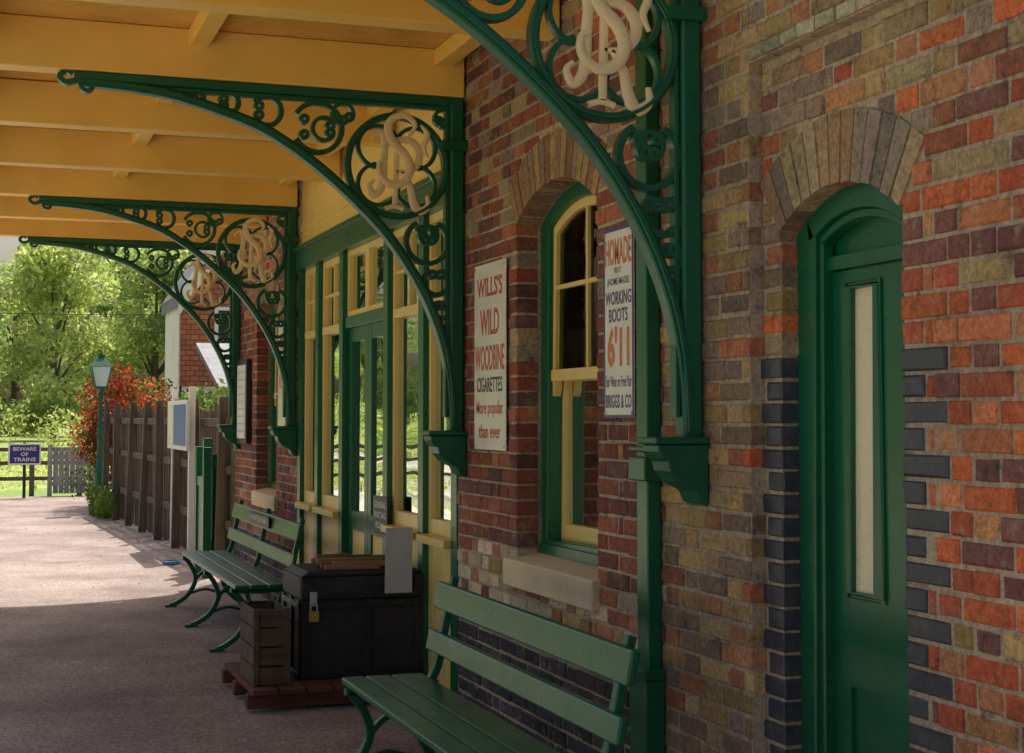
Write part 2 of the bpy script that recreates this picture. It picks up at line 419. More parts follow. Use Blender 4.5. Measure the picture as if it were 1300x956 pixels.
sash_window(W1,'sash_window'); sash_window(W2,'sash_window')

o=D0; d=MB(); X=.05+.065
d.sweep(archpath(o,.038,X+.05,0),(1,0,0),.076,.10,False,0,ch=.12)
d.sweep(archpath(o,.09,X+.045,0),(1,0,0),.03,.05,False,0,ch=.3)
lx=X+.06
d.prism([(a[1],a[2]) for a in archpath(o,.07,0,2.06)],'x',lx+.012,lx+.05,0)
d.box(lx-.02,lx+.04,o.ya+.07,o.yb-.07,2.075,2.12,0)
pa,pb,pz0,pz1=4.085,4.232,1.06,2.00
d.box(lx,lx+.045,o.ya+.075,pa-.02,.02,2.07,0); d.box(lx,lx+.045,pb+.02,o.yb-.075,.02,2.07,0)
d.box(lx,lx+.045,pa-.02,pb+.02,pz1+.02,2.07,0); d.box(lx,lx+.045,pa-.02,pb+.02,.75,pz0-.02,0)
d.box(lx+.014,lx+.04,pa-.02,pb+.02,.1,.75,0); d.box(lx,lx+.045,pa-.02,pb+.02,.02,.1,0)
d.sweep([(lx+.002,pa-.012,pz0-.012),(lx+.002,pa-.012,pz1+.012),(lx+.002,pb+.012,pz1+.012),(lx+.002,pb+.012,pz0-.012)],(1,0,0),.03,.03,True,0)
d.sweep([(lx+.002,pa-.03,pz0-.03),(lx+.002,pa-.03,pz1+.03),(lx+.002,pb+.03,pz1+.03),(lx+.002,pb+.03,pz0-.03)],(1,0,0),.012,.02,True,0)
d.obj('door',['green'],B,bevel=.002)
g=MB(); g.box(lx+.008,lx+.016,pa-.015,pb+.015,pz0-.015,pz1+.015); g.obj('door_glass',['blind'],B)
s=MB(); s.box(-.02,.3,o.ya,o.yb,-.005,.03); s.obj('door_step',['stone'],B)

# glazed screen
S=MB(); XS=.03
zs=.93; zt=2.25; zh=2.78
posts=[SY0+.04,8.60,9.42,10.68,11.50,SY1-.04]
for y in posts: S.box(XS-.035,XS+.085,y-.055,y+.055,0,zh,0)
S.box(XS-.06,XS+.085,SY0,SY1,zh,zh+.15,0); S.box(XS-.085,XS+.08,SY0,SY1,zh+.15,zh+.185,0)
S.box(XS-.01,XS+.08,SY0,SY1,zh+.185,3.60,1)
S.box(XS-.025,XS-.011,SY0,SY1,3.1,3.14,1)
def bay(y0,y1):
    a,b=y0+.055,y1-.055
    S.box(XS-.075,XS+.07,a,b,zs-.045,zs,1)
    n=int((b-a)/.085)
    for k in range(n):
        w=(b-a)/n; S.box(XS,XS+.03,a+k*w+.003,a+(k+1)*w-.003,.12,zs-.045,1)
    S.box(XS+.012,XS+.04,a,b,.1,zs-.045,1); S.box(XS-.012,XS+.04,a,b,0,.12,1)
    f=.045
    S.box(XS,XS+.05,a,a+f,zs,zh,1); S.box(XS,XS+.05,b-f,b,zs,zh,1)
    S.box(XS,XS+.05,a+f,b-f,zs,zs+.09,1); S.box(XS,XS+.05,a+f,b-f,zh-.05,zh,1)
    S.box(XS-.012,XS+.055,a+f,b-f,zt-.03,zt+.03,1)
    m=(a+b)/2; S.box(XS+.006,XS+.044,m-.014,m+.014,zt+.03,zh-.05,1)
    S.box(XS+.006,XS+.044,a+f,b-f,2.50,2.522,1)
    GL.append((a+f,b-f,zs+.09,zh-.05))
GL=[]
bay(posts[0],posts[1]);bay(posts[1],posts[2]);bay(posts[3],posts[4]);bay(posts[4],posts[5])
a,b=posts[2]+.055,posts[3]-.055; m=(a+b)/2
S.box(XS-.02,XS+.07,a,b,zt-.02,zt+.06,0)
for p,q in ((a,m-.003),(m+.003,b)):
    S.box(XS+.01,XS+.055,p,p+.09,.02,zt-.02,0); S.box(XS+.01,XS+.055,q-.09,q,.02,zt-.02,0)
    S.box(XS+.012,XS+.053,p+.09,q-.09,.02,.2,0); S.box(XS+.012,XS+.053,p+.09,q-.09,.82,.95,0); S.box(XS+.012,XS+.053,p+.09,q-.09,zt-.12,zt-.02,0)
    S.box(XS+.025,XS+.045,p+.09,q-.09,.2,.82,1)
    GL.append((p+.09,q-.09,.95,zt-.12))
    S.box(XS,XS+.05,p,p+.045,zt+.06,zh,1); S.box(XS,XS+.05,q-.045,q,zt+.06,zh,1); S.box(XS,XS+.05,p+.045,q-.045,zt+.06,zt+.1,1); S.box(XS,XS+.05,p+.045,q-.045,zh-.04,zh,1)
    GL.append((p+.045,q-.045,zt+.1,zh-.04))
S.obj('waiting_room_screen',['green','cream'],B,bevel=.003)
g=MB()
for (p,q,z0,z1) in GL:
    k=len(g.v); x=XS+.03; g.v+=[(x,p,z0),(x,q,z0),(x,q,z1),(x,p,z1)]; g.face([k,k+1,k+2,k+3])
g.obj('screen_glass',['glass'],B)
pl=MB(); pl.box(XS-.05,XS-.037,9.30,9.66,.86,1.10,0); pl.obj('waiting_room_nameplate',['black'],B,bevel=.003)
for i,t in enumerate(('GENERAL','WAITING','ROOM')): text(t,(XS-.0515,9.48,1.045-i*.065),.30 if i<2 else .2,.042,'white',B,bold=.01)
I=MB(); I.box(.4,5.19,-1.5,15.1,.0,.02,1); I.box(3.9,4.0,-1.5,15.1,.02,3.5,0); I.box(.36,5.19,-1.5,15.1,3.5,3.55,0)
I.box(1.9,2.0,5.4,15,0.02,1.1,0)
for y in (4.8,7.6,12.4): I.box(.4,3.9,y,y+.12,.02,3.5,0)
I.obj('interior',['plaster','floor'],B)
rf=MB(); rf.prism([(-.15,3.66),(2.75,5.35),(5.7,3.66),(5.7,3.60),(-.15,3.60)],'y',-1.9,15.5); rf.obj('slate_roof',['slate'],B)

P=MB(); P.box(-.062,0-.004,5.28,5.38,.0,3.55); P.box(-.085,-.003,5.255,5.405,1.36,1.45); P.box(-.085,-.003,5.255,5.405,1.47,1.49)
P.box(-.085,-.003,5.255,5.405,0,.62);P.box(-.095,-.003,5.245,5.415,.62,.66)
P.obj('square_downpipe',['green'],None,bevel=.006)

# ------------------------------------------------------------ canopy
C=empty('platform_canopy')
cb=MB(); XE=-2.52; CS=4.72; CE=15.28; zc=3.56
y=CS
while y<CE:
    cb.box(XE,.0-.005,y+.002,y+.115,zc+random.uniform(0,.004),zc+.03,0); y+=.12
cb.box(XE,-.004,CS,CE,zc+.031,zc+.07,0)
cb.obj('ceiling_boards',['board'],C,bevel=.004)
be=MB()
BY=[4.95,6.38,7.80,9.3,10.8,12.3,13.7,15.12]
for y in BY: be.box(XE+.03,-.012,y-.07,y+.07,3.31,zc-.001)
for x in (-1.42,-.13):
    for a,b in zip([CS-.071]+BY,BY): be.box(x-.05,x+.05,a+.071,b-.071,3.47,zc-.002)
be.box(XE-.04,XE+.029,CS-.04,CE+.04,3.36,3.66); be.box(XE+.03,-.012,CE,CE+.045,3.33,3.66); be.box(XE+.03,-.012,CS-.045,CS,3.40,3.66)
be.obj('canopy_beams',['beam'],C,bevel=.006)
cr=MB(); cr.hexa([(XE-.06,CS-.08,3.665),(-.15,CS-.08,3.665),(-.15,CE+.08,3.665),(XE-.06,CE+.08,3.665),(XE-.06,CS-.08,3.69),(-.15,CS-.08,3.80),(-.15,CE+.08,3.80),(XE-.06,CE+.08,3.69)]); cr.obj('canopy_roof',['slate'],C)
gt=MB(); gt.box(XE-.14,XE-.045,CS,CE+.1,3.58,3.66); gt.obj('gutter',['green'],C)

# ------------------------------------------------------------ brackets
def circ(u,z,r,a0=0,a1=360,n=28):
    full=abs(a1-a0)>=360
    return [(-(u+r*math.cos(R(a0+(a1-a0)*k/n))),0,z+r*math.sin(R(a0+(a1-a0)*k/n))) for k in range(n if full else n+1)]
br=MB(); NY=(0,1,0)
arcp=catmull([(-u,0,z) for u,z in ((2.0,3.262),(1.75,3.25),(1.5,3.215),(1.16,3.115),(.96,3.015),(.76,2.875),(.56,2.70),(.4,2.53),(.24,2.29),(.13,2.04),(.075,1.8),(.06,1.55))],5)
br.sweep(arcp,NY,.048,.07); br.sweep(arcp,NY,.02,.095)
br.sweep([(-2.02,0,3.285),(-.06,0,3.285)],NY,.045,.085)
br.sweep([(-1.98,0,3.25),(-.06,0,3.25)],NY,.02,.05)
br.sweep([(-.047,0,1.50),(-.047,0,3.30)],NY,.075,.085)
br.sweep([(-.10,0,1.60),(-.10,0,3.26)],NY,.018,.05)
br.box(-.14,.0,-.07,.07,3.02,3.07)
br.sweep(catmull([(-2.0,0,3.27),(-2.06,0,3.25),(-2.09,0,3.28),(-2.06,0,3.31),(-2.03,0,3.295)],5),NY,.025,.06)
br.sweep(circ(1.96,3.245,.03),NY,.02,.05,True)
RU,RZ,RR=.372,2.925,.268
br.sweep(circ(RU,RZ,RR,n=48),NY,.034,.055,True)
br.sweep(circ(RU,RZ,RR,n=48),NY,.014,.072,True)
for k in range(4):
    a=45+90*k; cx=RU+.142*math.cos(R(a)); cz=RZ+.142*math.sin(R(a))
    br.sweep(circ(cx,cz,.110,a-128,a+128,n=20),NY,.02,.036)
def lobe(u,z,r,ang,w=.026):
    br.sweep(circ(u,z,r,ang-150,ang+150,24),NY,w,.045)
    for da in (-150,150):
        x2=u+r*.62*math.cos(R(ang+da)); z2=z+r*.62*math.sin(R(ang+da))
        br.sweep(circ(x2,z2,.018,n=10),NY,.02,.045,True)
lobe(.80,3.105,.130,180); lobe(.765,3.10,.06,0,.02)
lobe(1.065,3.175,.075,180); lobe(1.26,3.205,.05,180); lobe(1.42,3.222,.033,180)
lobe(.665,3.185,.055,60,.02)
lobe(.205,2.53,.115,270); lobe(.2,2.565,.05,90,.02); lobe(.155,2.32,.07,270); lobe(.125,2.17,.045,270)
lobe(.12,3.195,.045,120,.018)
for u,z in ((1.53,3.235),(.1,2.07)): br.sweep(circ(u,z,.02,n=10),NY,.018,.04,True)
brm=br.mesh('bracket_ironwork',['greeni'],40)
mo=MB()
def stroke(pts,w=.034,y=-.028,t=.018,wf=None,sc=.235):
    pp=catmull([(-RU+.01+a*sc*.66,y,RZ+b*sc*1.04) for a,b in pts],6)
    mo.sweep(pp,NY,w*.80,t,wf=wf or (lambda q:.45+.8*math.sin(math.pi*min(1,max(0,q)))**1.2),ch=.3)
TH=lambda q:.85
stroke([(-.10,.55),(-.12,0),(-.16,-.86)],.044,-.020,wf=TH)
stroke([(-.50,-.93),(-.16,-.88),(.14,-.93)],.034,-.020,wf=TH)
stroke([(-.40,.44),(-.10,.56),(.36,.56),(.66,.36),(.64,.08),(.34,-.10),(-.12,-.12)],.044,-.020)
stroke([(.08,-.12),(.36,-.40),(.48,-.76),(.70,-.96),(1.0,-.84),(.98,-.62)],.046,-.020)
stroke([(.30,.66),(.52,.90),(.22,1.08),(-.22,1.04),(-.44,.80),(-.24,.48),(.16,.24),(.34,-.06),(.14,-.34),(-.32,-.42),(-.70,-.22),(-.72,.04),(-.50,.10)],.048,-.038)
stroke([(-.98,.56),(-.70,.72),(-.54,.48),(-.58,.05),(-.64,-.46),(-.90,-.66),(-1.06,-.46),(-.90,-.34)],.040,-.030)
stroke([(.72,.92),(.98,.72),(.84,.44),(1.0,.20)],.030,-.026)
mom=mo.mesh('monogram',['mono'],50)
cs=MB()
cs.prism([(-.20,1.505),(-.20,1.48),(-.185,1.455),(-.165,1.45),(-.155,1.41),(-.12,1.37),(-.06,1.34),(-.04,1.30),(-.005,1.285),(-.005,1.505)],'y',-.07,.07)
cs.box(-.215,-.004,-.082,.082,1.506,1.53)
csm=cs.mesh('console',['greeni'])
for y in (4.95,7.78,12.30,15.10):
    k=mkobj('canopy_bracket',brm,None,0,(0,y,0))
    mkobj('monogram',mom,k); mkobj('console',csm,k,.006)

# ------------------------------------------------------------ enamel signs
def sign(ya,yb,z0,z1,border=None):
    e=empty('enamel_advertising_sign',(0,0,0)); yc=(ya+yb)/2
    p=MB(); p.box(-.018,-.012,ya,yb,z0,z1); p.obj('plate',['enamel'],e,bevel=.002)
    q=MB()
    for yy in (ya+.02,yb-.02):
        for zz in (z0+.02,z1-.02): q.box(-.0225,-.0,yy-.006,yy+.006,zz-.006,zz+.006)
    q.obj('fixing_screws',['steel'],e)
    if border:
        r=MB(); 
        for (a,b,c,d) in ((ya,yb,z0,z0+.012),(ya,yb,z1-.012,z1),(ya,ya+.012,z0+.012,z1-.012),(yb-.012,yb,z0+.012,z1-.012)): r.box(-.0195,-.0175,a,b,c,d)
        r.obj('border',[border],e)
    return e,yc
X=-.0192
e,yc=sign(7.04,7.535,1.437,2.38)
text("WILLS'S",(X,yc,2.26),.40,.10,'red',e,bold=.02); text("WILD",(X,yc,2.08),.30,.13,'red',e,bold=.02)
text("WOODBINE",(X,yc,1.90),.46,.13,'red',e,bold=.02); text("CIGARETTES",(X,yc,1.765),.40,.075,'black',e,bold=.015)
text('More popular',(X,yc,1.64),.42,.085,'red',e,bold=.015); text('than ever',(X,yc,1.53),.34,.07,'red',e,bold=.015)
e,yc=sign(5.50,5.80,1.598,2.366,'navy')
text("HOMADE",(X,yc,2.27),.26,.11,'orange',e,bold=.02); text("BEST",(X,yc,2.195),.07,.022,'navy',e); text("(HOME MADE)",(X,yc,2.145),.22,.038,'navy',e,bold=.01)
text("WORKING",(X,yc,2.082),.26,.055,'navy',e,bold=.02); text("BOOTS",(X,yc,2.012),.19,.055,'navy',e,bold=.02)
text("6'11",(X,yc,1.885),.22,.165,'orange',e,bold=.04); text("Fair Wear or Free Pair",(X,yc,1.745),.26,.045,'navy',e,bold=.01)
text("BRIGGS & CO",(X,yc,1.665),.26,.055,'navy',e,bold=.02)
e,yc=sign(12.50,13.0,1.5,2.4); text("TEA",(X,yc,2.2),.36,.15,'navy',e,bold=.01); text("ROOMS",(X,yc,1.9),.4,.12,'red',e,bold=.01)
tb=empty('timetable_board'); p=MB(); p.box(-.05,-.005,14.42,14.98,1.35,2.15,0); p.box(-.056,-.0505,14.47,14.93,1.40,2.10,1); p.obj('board',['black','white'],tb)
for k in range(9): text('Trains to the sea daily' if k%2 else 'Departures 10.30  12.05',(-.0575,14.7,2.03-k*.07),.38,.022,'black',tb)

# ------------------------------------------------------------ benches
def bench(x,y0,y1,nleg,plaque=False):
    e=empty('station_bench')
    s=MB()
    for a,b in ((-.47,-.37),(-.36,-.25),(-.24,-.10)): s.box(x+a,x+b,y0,y1,.425,.455)
    s.obj('seat',['green'],e,bevel=.008)
    s=MB()
    for z0,z1 in ((.56,.65),(.745,.86)):
        f=lambda z:x-.075+(z-.45)*.19
        s.hexa([(f(z0)-.032,y0,z0),(f(z0),y0,z0),(f(z0),y1,z0),(f(z0)-.032,y1,z0),(f(z1)-.032,y0,z1),(f(z1),y0,z1),(f(z1),y1,z1),(f(z1)-.032,y1,z1)])
    s.obj('backrest',['green'],e,bevel=.008)
    for k in range(nleg):
        y=y0+.12+(y1-y0-.24)*k/(nleg-1); l=MB(); n=(0,1,0)
        P3=lambda L:catmull([(x+a,y,z) for a,z in L],5)
        l.sweep(P3([(-.46,.41),(-.40,.33),(-.37,.22),(-.43,.10),(-.53,.03),(-.58,.015)]),n,.035,.045)
        l.sweep(P3([(-.10,.42),(-.15,.30),(-.13,.18),(-.06,.08),(.02,.02),(.06,.015)]),n,.035,.045)
        l.sweep(P3([(-.375,.22),(-.30,.29),(-.22,.30),(-.14,.24)]),n,.025,.04)
        l.sweep(P3([(-.48,.41),(-.3,.40),(-.10,.41)]),n,.028,.045)
        l.sweep(P3([(-.12,.40),(-.065,.50),(-.035,.65),(.008,.85),(.018,.89)]),n,.034,.045)
        l.sweep(P3([(-.44,.10),(-.30,.14),(-.2,.12),(-.09,.11)]),n,.02,.03)
        l.box(x-.62,x-.53,y-.035,y+.035,0,.022); l.box(x,x+.09,y-.035,y+.035,0,.022)
        l.obj('leg_%d'%(k+1),['greeni'],e,smooth=40)
    if plaque:
        ym=(y0+y1)/2; p=MB(); p.box(x-.062,x-.052,ym-.42,ym+.42,.765,.845); p.obj('name_plaque',['black'],e)
        text('MOUNT JOY HALT',(x-.0635,ym,.805),.72,.045,'white',e,bold=.01)
bench(-.44,4.50,6.68,2); bench(-.30,10.5,13.35,3,True)

# ------------------------------------------------------------ trunk, crate, trolley
TX=.06
tr=empty('luggage_trolley')
p=MB()
for k in range(7): p.box(-1.02+k*.15,-.90+k*.15+.02,8.30,9.32,.10,.13)
for y in (8.36,8.8,9.22): p.box(-1.04,.02,y,y+.07,.02,.099)
p.obj('deck',['redwood'],tr,bevel=.004)
T=empty('travel_trunk'); 
p=MB(); x0,x1,y0,y1,z0,z1=-.77+TX,-.03+TX-.03,8.55,9.05,.135,.72
p.box(x0,x1,y0,y1,z0,z1-.15); p.box(x0-.008,x1+.008,y0-.008,y1+.008,z1-.148,z1-.02)
p.prism([(x0-.008,z1-.02),(x1+.008,z1-.02),(x1-.04,z1+.012),(x0+.04,z1+.012)],'y',y0-.008,y1+.008)
p.obj('body',['leather'],T,bevel=.012)
p=MB()
for x in (x0+.0,x0+.36,x1-.05): 
    p.box(x,x+.05,y0-.014,y0-.001,z0,z1-.15); p.box(x-.002,x+.052,y0-.02,y0-.009,z1-.14,z1-.02)
for z in (z0,z1-.195,z1-.145): p.box(x0-.003,x1+.003,y0-.017,y0-.002,z,z+.035)
for y in (y0,y0+.22,y1-.05): p.box(x0-.016,x0-.001,y,y+.05,z0,z1-.15)
for z in (z0,z1-.195): p.box(x0-.018,x0-.001,y0,y1,z,z+.035)
p.tube([(x0-.02,y0+.16,.45),(x0-.06,y0+.18,.42),(x0-.06,y0+.32,.42),(x0-.02,y0+.34,.45)],.012)
for k in range(11):
    xx=x0+.03+k*.062; p.box(xx,xx+.012,y0-.021,y0-.016,z1-.185,z1-.173)
p.obj('battens_and_handle',['black'],T,bevel=.004)
p=MB(); xl=x0+.065; p.box(xl-.028,xl+.028,y0-.045,y0-.022,z1-.265,z1-.205,0)
p.tube([(xl-.018,y0-.033,z1-.205),(xl-.018,y0-.033,z1-.17),(xl,y0-.033,z1-.155),(xl+.018,y0-.033,z1-.17),(xl+.018,y0-.033,z1-.205)],.005,7,1)
p.box(xl-.02,xl+.02,y0-.026,y0-.019,z1-.18,z1-.10,1); p.obj('padlock',['brass','steel'],T,bevel=.004)
p=MB(); p.hexa([(a+TX,b,c) for a,b,c in [(-.30,8.50,.60),(-.14,8.50,.60),(-.14,8.504,.60),(-.30,8.504,.60),(-.28,8.56,.965),(-.12,8.56,.965),(-.12,8.564,.965),(-.28,8.564,.965)]]); p.obj('metal_label_plate',['steel'],T)
p=MB(); random.seed(3)
for k in range(11):
    a=-.66+random.random()*.14+TX; L=.20+random.random()*.22; yy=8.58+k*.035; zz=.733+(k%3)*.016; dd=random.uniform(-.07,.08)
    p.hexa([(a,yy,zz),(a+L,yy+dd,zz),(a+L,yy+dd+.04,zz),(a,yy+.045,zz),(a,yy,zz+.03),(a+L,yy+dd,zz+.03),(a+L,yy+dd+.04,zz+.03),(a,yy+.045,zz+.03)])
p.obj('wood_offcuts',['log'],T,bevel=.004)
K=empty('wooden_crate'); p=MB(); cx0,cx1,cy0,cy1=-1.0,-.80,8.42,8.86
for k in range(4):
    z=.135+k*.105
    p.box(cx0,cx1,cy0,cy0+.015,z,z+.095); p.box(cx0,cx1,cy1-.015,cy1,z,z+.095)
    p.box(cx0,cx0+.015,cy0+.016,cy1-.016,z,z+.095); p.box(cx1-.015,cx1,cy0+.016,cy1-.016,z,z+.095)
for x in (cx0+.016,cx1-.046):
    for y in (cy0+.016,cy1-.046): p.box(x,x+.03,y,y+.03,.135,.545)
for x in (cx0-.0,cx1-.03): p.box(x,x+.03,cy0-.013,cy0-.001,.135,.55)
p.box(cx0+.01,cx1-.01,cy0+.02,cy1-.02,.135,.15); p.obj('slats',['crate'],K,bevel=.003)

# ------------------------------------------------------------ ground
g=MB(); yb0,yb1=-60,900
prof=[(-500,-.8),(-30,-.8),(-9.6,-.85),(-9.2,-.95),(-3.62,-.95),(-3.60,-.03),(0,-.02),(60,-.02),(600,-.02)]
for x,z in prof: g.v+=[(x,yb0,z),(x,yb1,z)]
for i in range(len(prof)-1): g.face([2*i,2*i+2,2*i+3,2*i+1])
g.obj('ground',['grass'])
p=MB(); p.box(-3.55,.0-.001,-20,32.5,-.6,0.0); p.box(-.002,1.5,15.41,32.5,-.6,-.003)
p.obj('station_platform',['platform'])
p=MB()
y=-20
while y<32: p.box(-3.78,-3.552,y,y+.59,-.1,.012); y+=.6
p.box(-3.70,-3.552,-20,32.5,-.95,-.1); p.obj('platform_edging',['edge'],None,bevel=.008)
p=MB(); p.box(-9.3,-3.72,-60,300,-.945,-.90); p.obj('ballast_bed',['ballast'])
tk=empty('railway_track'); p=MB()
y=-20
while y<80: p.box(-6.85,-4.35,y,y+.25,-.93,-.86); y+=.7
p.obj('sleepers',['edge'],tk)
p=MB()
for x in (-6.35,-4.85): p.box(x-.035,x+.035,-60,300,-.858,-.72); 
p.obj('rails',['steel'],tk)
bw=MB(); bw.lathe(-.42,17.0,[(.06,0),(.09,.0),(.10,.04),(.09,.045),(.075,.02)],20); 
M['bowl']=paint('blue_plastic',(.06,.25,.42),.3,.1); bw.obj('pet_water_bowl',['bowl'],None,40)
# loose grit and fallen leaves on the platform
random.seed(21); lt=MB()
for k in range(520):
    x=random.uniform(-3.4,-.05); y=random.uniform(3,31); s=random.uniform(.006,.018); a=random.uniform(0,3.14); c=math.cos(a)*s; q=math.sin(a)*s
    lt.v+=[(x-c,y-q,.004),(x+q*.5,y-c*.5,.004+s*.5),(x+c,y+q,.006),(x-q*.5,y+c*.5,.004)]; o_=len(lt.v)-4
    lt.face([o_,o_+1,o_+2,o_+3],0,random.choice([(.25,.16,.07),(.4,.32,.2),(.12,.09,.06),(.3,.3,.12)]))
lt.obj('fallen_leaves',['leaf'])

# ------------------------------------------------------------ wooden fence
random.seed(11)
F=empty('wooden_fence'); p=MB(); fx=lambda y:.10-(y-16.2)*.042
y=16.2
while y<26.2:
    w=.085+random.random()*.03; h=1.70+random.uniform(-.05,.06); l=random.uniform(-.02,.02); x=fx(y)+random.uniform(-.006,.006)
    p.hexa([(x,y,0),(x+.02,y,0),(x+.02,y+w,0),(x,y+w,0),(x,y+l,h),(x+.02,y+l,h),(x+.02,y+w+l,h-.01),(x,y+w+l,h-.01)]); y+=w+.02+random.random()*.04
p.obj('pales',['fence'],F)
p=MB(); y=16.3
while y<26.3:
    x=fx(y); tl=random.uniform(-.05,.05)
    p.hexa([(x-.15,y,0),(x-.05,y,0),(x-.05,y+.1,0),(x-.15,y+.1,0),(x-.13+tl,y,1.82),(x-.04+tl,y,1.82),(x-.04+tl,y+.1,1.80),(x-.13+tl,y+.1,1.80)]); y+=1.4
for z in (.42,1.0,1.5): p.hexa([(fx(16.2)-.05,16.2,z),(fx(16.2)-.005,16.2,z),(fx(26.2)-.005,26.2,z),(fx(26.2)-.05,26.2,z),(fx(16.2)-.05,16.2,z+.09),(fx(16.2)-.005,16.2,z+.09),(fx(26.2)-.005,26.2,z+.09),(fx(26.2)-.05,26.2,z+.09)])
p.obj('posts_and_rails',['fence'],F,bevel=.006)
nb=empty('notice_board'); p=MB()
for y in (17.7,19.3): p.box(-.16,-.09,y-.04,y+.04,0,1.95,0)
p.box(-.20,-.161,17.6,19.4,1.22,1.80,0); p.box(-.206,-.199,17.66,18.75,1.27,1.75,1); p.box(-.2065,-.199,18.80,19.34,1.27,1.75,2)
M['noticeblue']=paint('notice_blue',(.03,.10,.42),.3,.15)
p.obj('panel',['white','noticeblue','enamel'],nb,bevel=.003)
gg=empty('green_gate'); p=MB()
for k in range(5): p.box(-.06+k*.1,.03+k*.1,16.5,16.525,.06,1.25-.02*abs(k-2))
for z in (.2,1.05): p.box(-.08,.46,16.47,16.50,z,z+.1)
p.box(-.16,-.07,16.45,16.55,0,1.38); p.box(-.30,-.22,16.0,16.08,0,1.3); p.box(-.29,-.23,15.5,16.0,.9,1.0); p.box(-.30,-.22,15.45,15.53,0,1.3)
p.box(-.28,-.24,15.53,16.0,.1,.9)
p.obj('leaf_and_posts',['green'],gg,bevel=.005)
L=empty('platform_lamp'); lx,ly=-.47,26.7; p=MB()
p.lathe(lx,ly,[(.13,0),(.13,.12),(.10,.16),(.085,.22),(.085,.62),(.10,.65),(.10,.70),(.05,.78),(.042,1.2),(.055,1.23),(.042,1.27),(.032,1.95),(.05,1.97),(.05,2.0),(.03,2.03),(.06,2.10)],16)
p.tube([(lx-.2,ly,1.9),(lx+.2,ly,1.9)],.012); p.obj('post',['greeni'],L,smooth=40)
p=MB(); 
def fr(z0,z1,a,b,m): p.hexa([(lx-a,ly-a,z0),(lx+a,ly-a,z0),(lx+a,ly+a,z0),(lx-a,ly+a,z0),(lx-b,ly-b,z1),(lx+b,ly-b,z1),(lx+b,ly+b,z1),(lx-b,ly+b,z1)],m)
fr(2.12,2.45,.09,.165,1); fr(2.455,2.60,.19,.07,0); fr(2.60,2.66,.05,.06,0); fr(2.66,2.74,.03,.005,0); fr(2.09,2.12,.10,.10,0)
for sx in (-1,1):
    for sy in (-1,1): p.tube([(lx+sx*.093,ly+sy*.093,2.11),(lx+sx*.168,ly+sy*.168,2.46)],.012,5,0)
p.obj('lantern',['greeni','lampglass'],L)
W=empty('warning_sign'); p=MB(); p.box(-1.84,-1.22,31.9,31.93,.66,1.08,0); p.box(-1.81,-1.25,31.894,31.9,.69,1.05,1); p.box(-1.56,-1.50,31.935,31.99,0,1.1,2)
p.obj('plate_and_post',['white','navy','black'],W)
for i,(t,w) in enumerate((('BEWARE',.44),('OF',.14),('TRAINS',.42))): text(t,(-1.53,31.89,.975-i*.105),w,.075,'white',W,xdir=(1,0,0),bold=.015)
pr=empty('post_and_rail_fence'); p=MB()
for k in range(12): p.box(-9+k*.95,-8.9+k*.95,33,33.1,-.9 if k<6 else -.1,1.0)
for z in (.3,.62,.9): p.box(-9,1.5,33.1,33.14,z,z+.08)
p.obj('rails',['fence'],pr)
wg=MB(); 
for k in range(7): wg.box(-.95+k*.11,-.85+k*.11,32.6,32.63,.05,.98)
for z in (.2,.75): wg.box(-.98,-.18,32.57,32.6,z,z+.09)
wg.box(-1.06,-.97,32.55,32.65,0,1.05); wg.box(-.18,-.09,32.55,32.65,0,1.05)
M['greyw']=wood('grey_painted_wood',(.36,.36,.37),(1,1,10),.7,14,.6)
wg.obj('wicket_gate',['greyw'])
tf=MB(); y=-10
while y<60:
    tf.box(-9.65,-9.6,y,y+.1,-.85,.35); y+=.15
for z in (-.6,.1): tf.box(-9.6,-9.56,-10,60,z,z+.08)
tf.obj('paling_fence',['white'])
w=MB(); w.tube([(-40,48,4.9),(-20,46,4.55),(0,44,4.45),(20,42,4.7)],.012,4)
w.obj('overhead_wire',['black'])

# ------------------------------------------------------------ house
H=empty('tile_hung_house'); hx0,hx1,hy0,hy1=1.30,8.2,30,32.4; ez=3.9; rx=(hx0+hx1)/2; rz=ez+(rx-hx0)*1.5
p=MB(); p.box(hx0,hx1,hy0,hy1,0,2.2,1); p.box(hx0-.04,hx1+.04,hy0-.04,hy1+.04,2.2,ez,0); p.box(hx0-.06,hx0-.041,hy0+.1,hy1,1.6,ez,1)
p.prism([(hx0-.04,ez),(hx1+.04,ez),(rx,rz)],'y',hy0-.04,hy1,0); p.obj('walls',['tile','white'],H)
p=MB(); 
for s_ in (-1,1):
    xe=rx+s_*(rx-hx0+.12); zz=ez-.12*1.5
    p.prism([(xe,zz),(rx,rz),(rx,rz+.25),(xe,zz+.25)],'y',hy0-.25,hy1+.2,0)
    p.prism([(xe,zz-.18),(rx,rz-.18),(rx,rz+.27),(xe,zz+.27)],'y',hy0-.30,hy0-.251,1)
p.obj('roof_and_bargeboards',['slate','white'],H)
p=MB()
for x,z in ((2.35,2.75),(4.4,2.7),(2.35,.9),(4.4,4.9)):
    p.box(x-.45,x+.45,hy0-.09,hy0-.041,z-.05,z+1.0,0); p.box(x-.38,x-.03,hy0-.1,hy0-.09,z+.03,z+.93,1); p.box(x+.03,x+.38,hy0-.1,hy0-.09,z+.03,z+.93,1)
p.obj('windows',['white','black'],H)
p=MB(); p.box(rx+.8,rx+1.5,31,31.7,rz-1.5,rz+1.2); p.obj('chimney',['tile'],H)
O=empty('outbuilding'); p=MB(); p.box(.95,3.4,22.2,24.4,0,1.95,0); p.hexa([(.82,22.0,1.95),(3.5,22.0,1.95),(3.5,24.5,2.7),(.82,24.5,2.7),(.82,22.0,2.03),(3.5,22.0,2.03),(3.5,24.5,2.78),(.82,24.5,2.78)],1)
